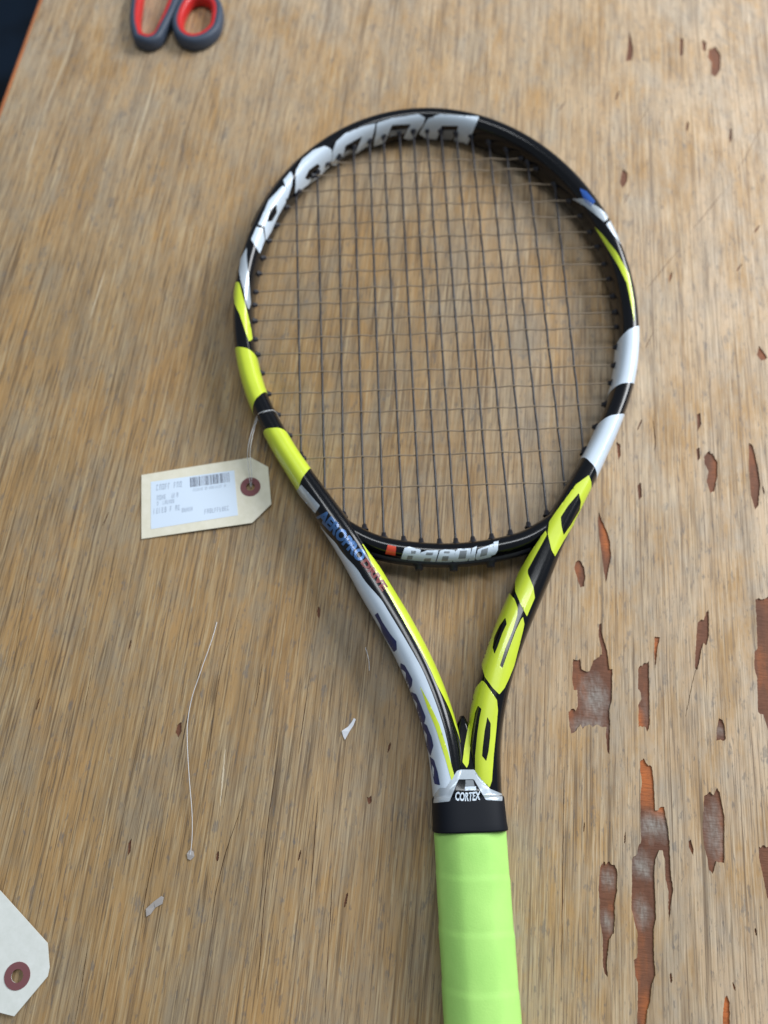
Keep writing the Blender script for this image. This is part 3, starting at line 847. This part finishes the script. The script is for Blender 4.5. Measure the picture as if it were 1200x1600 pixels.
# ------------------------------------------------------------------ paper tags
M_tag = mat("manila_card", (0.72, 0.69, 0.56), .75, spec=.2); t = NT(M_tag)
t.l(t.ramp(t.noise(t.coords(0, (160, 160, 1)), 1, 5, .7), [(.3, (.74, .71, .57)), (.7, (.83, .80, .68))]), t.b.inputs['Base Color'])
M_tag2 = mat("pale_card", (0.74, 0.78, 0.74), .7, spec=.2); t = NT(M_tag2)
t.l(t.ramp(t.noise(t.coords(0, (160, 160, 1)), 1, 5, .7), [(.3, (.70, .73, .69)), (.7, (.79, .82, .79))]), t.b.inputs['Base Color'])
M_label = mat("white_sticker", (0.70, 0.82, 0.97), .45, spec=.4)
M_ink = mat("faded_black_ink", (0.38, 0.46, 0.58), .6)
M_ink2 = mat("black_ink", (0.12, 0.14, 0.20), .6)
M_ring = mat("maroon_eyelet_card", (0.21, 0.085, 0.092), .7, spec=.2)

def circle(cx, cy, rx, ry, n=28): return [(cx + rx * math.cos(2 * math.pi * k / n), cy + ry * math.sin(2 * math.pi * k / n)) for k in range(n)]
def plate(loops, zf, thick):
    """loops in world mm (x, y); zf(x, y) gives the height of the underside"""
    loops = [dens(l, 3.0) for l in loops]
    xs = [p[0] for p in loops[0]]; yq = [p[1] for p in loops[0]]; ex = []
    x = min(xs)
    while x < max(xs):
        y = min(yq)
        while y < max(yq):
            if inside(x, y, loops[0]) and not any(inside(x, y, l) for l in loops[1:]): ex.append((x + .02, y + .03))
            y += 4
        x += 4
    V2, F2 = cdt(loops, ex); n = len(V2)
    V = [(v.x, v.y, zf(v.x, v.y) + thick) for v in V2] + [(v.x, v.y, zf(v.x, v.y)) for v in V2]; Fs = []
    for f in F2:
        a_, b_, c_ = (V2[i] for i in f); f = f if (b_ - a_).cross(c_ - a_) > 0 else f[::-1]
        Fs.append(f); Fs.append(tuple(i + n for i in f[::-1]))
    for lp in loops:
        b = len(V); m_ = len(lp)
        V += [(p[0], p[1], zf(*p) + thick) for p in lp] + [(p[0], p[1], zf(*p)) for p in lp]
        Fs += [(b + i, b + (i + 1) % m_, b + m_ + (i + 1) % m_, b + m_ + i) for i in range(m_)]
    return V, Fs

Z_T = 2.0
o1 = at(310, 778, 0)
tag = empty("price_tag", (o1.x, o1.y, 0), "cream price tag with barcode sticker, tied by clear nylon to the racket's left side", "tag", None)
tl, bl = at(220, 741, Z_T), at(220, 840, Z_T)
ux = (at(398, 715, Z_T) - tl).normalized(); uy = (bl - tl).normalized()
def tz(x, y):      # the card bows up slightly towards the eyelet
    d = (Vector((x, y, 0)) - Vector((tl.x, tl.y, 0))).dot(Vector((ux.x, ux.y, 0)))
    return .35 + 2.8 * max(0, min(1, d / 90)) ** 1.6 + .4 * math.sin(d * .06)
def w2(pts, z=Z_T): return [tuple(at(x, y, z)[:2]) for x, y in pts]
hc = at(391, 760, Z_T + 1)
outer = w2([(220,741),(392,715),(419,730),(424,788),(394,817),(220,841)])
V, Fs = plate([outer, circle(hc.x, hc.y, 2.7, 2.7)], tz, .45)
link("card", mesh("card", V, Fs), M_tag, tag, smooth=False)
V, Fs = plate([circle(hc.x, hc.y, 6.0, 6.0), circle(hc.x, hc.y, 2.6, 2.6)], lambda x, y: tz(x, y) + .46, .25)
link("eyelet", mesh("eyelet", V, Fs), M_ring, tag, smooth=False)
st_px = [(235,752),(366,735),(372,805),(235,826)]
V, Fs = plate([w2(st_px)], lambda x, y: tz(x, y) + .47, .10)
sticker = link("sticker", mesh("sticker", V, Fs), M_label, tag, smooth=False)
def st_pt(u, v):     # u across, v down the sticker, 0..1
    a = Vector((*st_px[0], 0)).lerp(Vector((*st_px[1], 0)), u); b = Vector((*st_px[3], 0)).lerp(Vector((*st_px[2], 0)), u)
    p = a.lerp(b, v); return at(p.x, p.y, Z_T)
def st_quads(rects):
    V, Fs = [], []
    for (u0, v0, u1, v1, sh) in rects:
        b = len(V)
        for (u, v) in ((u0, v1), (u1, v1), (u1 + sh, v0), (u0 + sh, v0)):
            p = st_pt(u, v); V.append((p.x, p.y, tz(p.x, p.y) + .61))
        Fs.append((b, b + 1, b + 2, b + 3))
    return V, Fs
rb = random.Random(12); bars = []; u = .47
while u < .93:
    w = rb.choice([.006, .006, .010, .015]); bars.append((u, .03, u + w, .24, 0)); u += w + rb.choice([.006, .009, .013])
V, Fs = st_quads(bars); link("barcode", mesh("barcode", V, Fs), M_ink2, sticker, smooth=False)
def small_print(u0, u1, v, h, m, seed):
    rp = random.Random(seed); q = []; u = u0
    while u < u1:
        w = h * .20
        if rp.random() > .14:
            q.append((u, v, u + w * .28, v + h, .004))
            if rp.random() > .4: q.append((u + w * .28, v, u + w * .9, v + h * .16, .003))
            if rp.random() > .4: q.append((u + w * .28, v + h * .42, u + w * .8, v + h * .56, .003))
            if rp.random() > .4: q.append((u + w * .28, v + h * .84, u + w * .9, v + h, .003))
            if rp.random() > .5: q.append((u + w * .75, v, u + w, v + h, .004))
        u += w * 1.45
    V, Fs = st_quads(q); link("print_line", mesh("print_line", V, Fs), m, sticker, smooth=False)
for a in ((.03, .36, .08, .12, M_ink, 1), (.07, .31, .31, .10, M_ink, 2), (.07, .30, .44, .08, M_ink, 3), (.03, .33, .58, .11, M_ink, 4), (.36, .50, .66, .09, M_ink, 5), (.62, .90, .76, .10, M_ink, 6), (.50, .90, .275, .06, M_ink, 8)):
    small_print(*a)
# nylon loop from the eyelet to the frame
top1 = Vector(on_paint(402, 655, 1.0)); top0 = Vector(on_paint(409, 645, .8))
for k, (dx, dz) in enumerate(((0, 0), (1.6, .8))):
    pts = catmull([Vector((hc.x + dx * .3, hc.y, tz(hc.x, hc.y) + .2)), Vector((hc.x - .3 + dx, hc.y + 6, 7 + dz)), Vector(((hc.x + top1.x) / 2 - 2 + dx, (hc.y + top1.y) / 2, 17 + dz)), top1 + Vector((dx * .5, 0, 0)), top0 + Vector((dx, 0, 0)), top0 + Vector((7, 2, -1.5 - k)), top0 + Vector((9, 2, -12))], 60)
    V, Fs = tube3(pts, .22)
    link("nylon_tie", mesh("nylon_tie", V, Fs), M_clear, tag)

o2 = at(20, 1500, 0)
tag2 = empty("blank_tag", (o2.x, o2.y, 0), "pale blank card tag with maroon eyelet, cut off at the lower left corner", "tag", None)
hc2 = at(27, 1525, 2)
outer = w2([(-150,1300),(-20,1372),(2,1394),(74,1474),(77,1512),(74,1526),(22,1588),(-10,1580),(-200,1480)], 2)
V, Fs = plate([outer, circle(hc2.x, hc2.y, 3.0, 3.0)], lambda x, y: 1.4, .5)
link("card", mesh("card", V, Fs), M_tag2, tag2, smooth=False)
V, Fs = plate([circle(hc2.x, hc2.y, 6.2, 6.0), circle(hc2.x, hc2.y, 2.9, 2.9)], lambda x, y: 1.92, .25)
link("eyelet", mesh("eyelet", V, Fs), M_ring, tag2, smooth=False)

# ------------------------------------------------------------------ loose nylon offcut and lint
def thread(px, rad, label, zf, m=M_clear):
    p0 = at(*px[len(px) // 2]); n = len(px)
    pts = catmull([at(x, y, zf(i / (n - 1))) for i, (x, y) in enumerate(px)], 60)
    V, Fs = tube3(pts, rad)
    o = link("nylon_thread", mesh("nylon_thread", V, Fs), m, origin=(p0.x, p0.y, 0))
    o['label'] = label; o['category'] = "thread"
M_nylon = mat("shiny_nylon", (0.78, 0.80, 0.84), .2, spec=.8)
thread([(339,972),(331,1000),(315,1045),(300,1090),(293,1130),(293,1170),(296,1220),(300,1270),(300,1310),(297,1338)], .16, "long curved clear nylon offcut lying left of the racket throat", lambda u: .6 + 3 * math.sin(math.pi * u), M_nylon)
thread([(571,1012),(576,1030),(577,1048)], .16, "tiny white thread snippet close to the racket's left arm", lambda u: .4, M_nylon)
M_lint = mat("white_plastic_flake", (0.75, 0.78, 0.84), .5)
M_lint2 = mat("greyish_lint", (0.36, 0.335, 0.32), .8)
def flake(poly, label, m, name, cat):
    poly = [(p[0], p[1]) for p in poly]; c = at(*poly[0])
    V, Fs = plate([w2(poly, .6)], lambda x, y: .25 + .5 * abs(math.sin(x * 1.3)), .18)
    o = link(name, mesh(name, V, Fs), m, origin=(c.x, c.y, 0), smooth=False)
    o['label'] = label; o['category'] = cat
flake([(536,1150),(534,1142),(543,1136),(549,1129),(553,1122),(556,1124),(552,1134),(546,1143),(539,1156)], "small white plastic flake between the curved thread and the racket's left arm", M_lint, "plastic_flake", "flake")
flake([(229,1432),(228,1420),(240,1409),(252,1400),(256,1402),(254,1412),(243,1418),(236,1428)], "dull grey bit of lint below the long curved thread", M_lint2, "lint", "lint")
flake([(292,1334),(296,1328),(302,1330),(304,1338),(298,1344),(293,1342)], "grey knot of fluff at the lower end of the long thread", M_lint2, "lint", "lint")

# ------------------------------------------------------------------ scissors
M_sred = paint("red_handle_plastic", (0.58, 0.022, 0.022), .42, .1, .06)
M_sgrey = paint("slate_handle_rubber", (0.045, 0.065, 0.105), .55, .0, .08)
M_steel = mat("scissor_steel", (0.55, 0.56, 0.58), .28, 1.0)
so = at(285, 20, 0)
sciss = empty("scissors", (so.x, so.y, 0), "scissors with red and slate grey handles lying at the far edge of the picture", "scissors")
def loop_part(px, rw, rh, name, m, z, parent=None, grow=0.0, nm=14):
    base = [at(x, y, z) for x, y in px]
    c = sum(base, Vector()) / len(base)
    base = [b + (b - c).normalized() * grow for b in base]
    ring = catmull(base + [base[0]], 91)[:-1]
    V, Fs = [], []; n = len(ring)
    for i, p in enumerate(ring):
        d = (ring[(i + 1) % n] - ring[i - 1]).normalized(); s_ = d.cross(Vector((0, 0, 1))).normalized()
        for x, zz in section(nm, rw, rh, 2.6): V.append(p + s_ * x + Vector((0, 0, zz)))
    for i in range(n):
        for k in range(nm):
            i2 = (i + 1) % n; Fs.append((i * nm + k, i * nm + (k + 1) % nm, i2 * nm + (k + 1) % nm, i2 * nm + k))
    return link(name, mesh(name, V, Fs), m, parent or sciss)
loopL = [(217,62),(212,40),(214,10),(222,-30),(240,-72),(268,-88),(288,-62),(284,-25),(270,15),(256,45),(246,62),(232,67)]
loopR = [(341,28),(336,48),(320,62),(300,66),(284,58),(278,40),(284,18),(296,2),(314,-4),(331,2),(340,14)]
for lp in (loopL, loopR):
    h = loop_part(lp, 6.6, 10.2, "handle", M_sgrey, 5.3, grow=.9)
    loop_part(lp, 6.4, 10.0, "red_inlay", M_sred, 5.2, parent=h, grow=-1.5)
pv = at(292, -170, 5); 
for (ax_, ay_, ex_, ey_, zz) in ((272, -80, 330, -520, 4.2), (318, -2, 262, -520, 6.2)):
    a = at(ax_, ay_, zz); b = at(ex_, ey_, zz); mid = Vector((pv.x, pv.y, zz)); V, Fs = [], []
    ctr = catmull([a, mid, b], 24); n = len(ctr)
    for i, p in enumerate(ctr):
        u = i / (n - 1); d = (ctr[min(n - 1, i + 1)] - ctr[max(0, i - 1)]).normalized(); s_ = d.cross(Vector((0, 0, 1)))
        w = (5.5 if u < .5 else 5.5 * (1 - (u - .5) * 1.9))
        for x, z_ in ((-w, 0), (-w * .6, .9), (w, .7), (w, -.7), (-w * .6, -.9)): V.append(p + s_ * x + Vector((0, 0, z_)))
    for i in range(n - 1):
        for k in range(5): Fs.append((i * 5 + k, i * 5 + (k + 1) % 5, (i + 1) * 5 + (k + 1) % 5, (i + 1) * 5 + k))
    link("blade", mesh("blade", V, Fs), M_steel, sciss, smooth=False)
V, Fs = [], []
for z_, r in ((3.6, 3.4), (7.4, 3.4), (7.9, 2.6)):
    for k in range(16): V.append((pv.x + r * math.cos(k * math.pi / 8), pv.y + r * math.sin(k * math.pi / 8), z_))
for i in range(2):
    for k in range(16): Fs.append((i * 16 + k, i * 16 + (k + 1) % 16, (i + 1) * 16 + (k + 1) % 16, (i + 1) * 16 + k))
Fs.append(tuple(32 + k for k in range(16)))
link("pivot_screw", mesh("pivot_screw", V, Fs), M_steel, sciss)
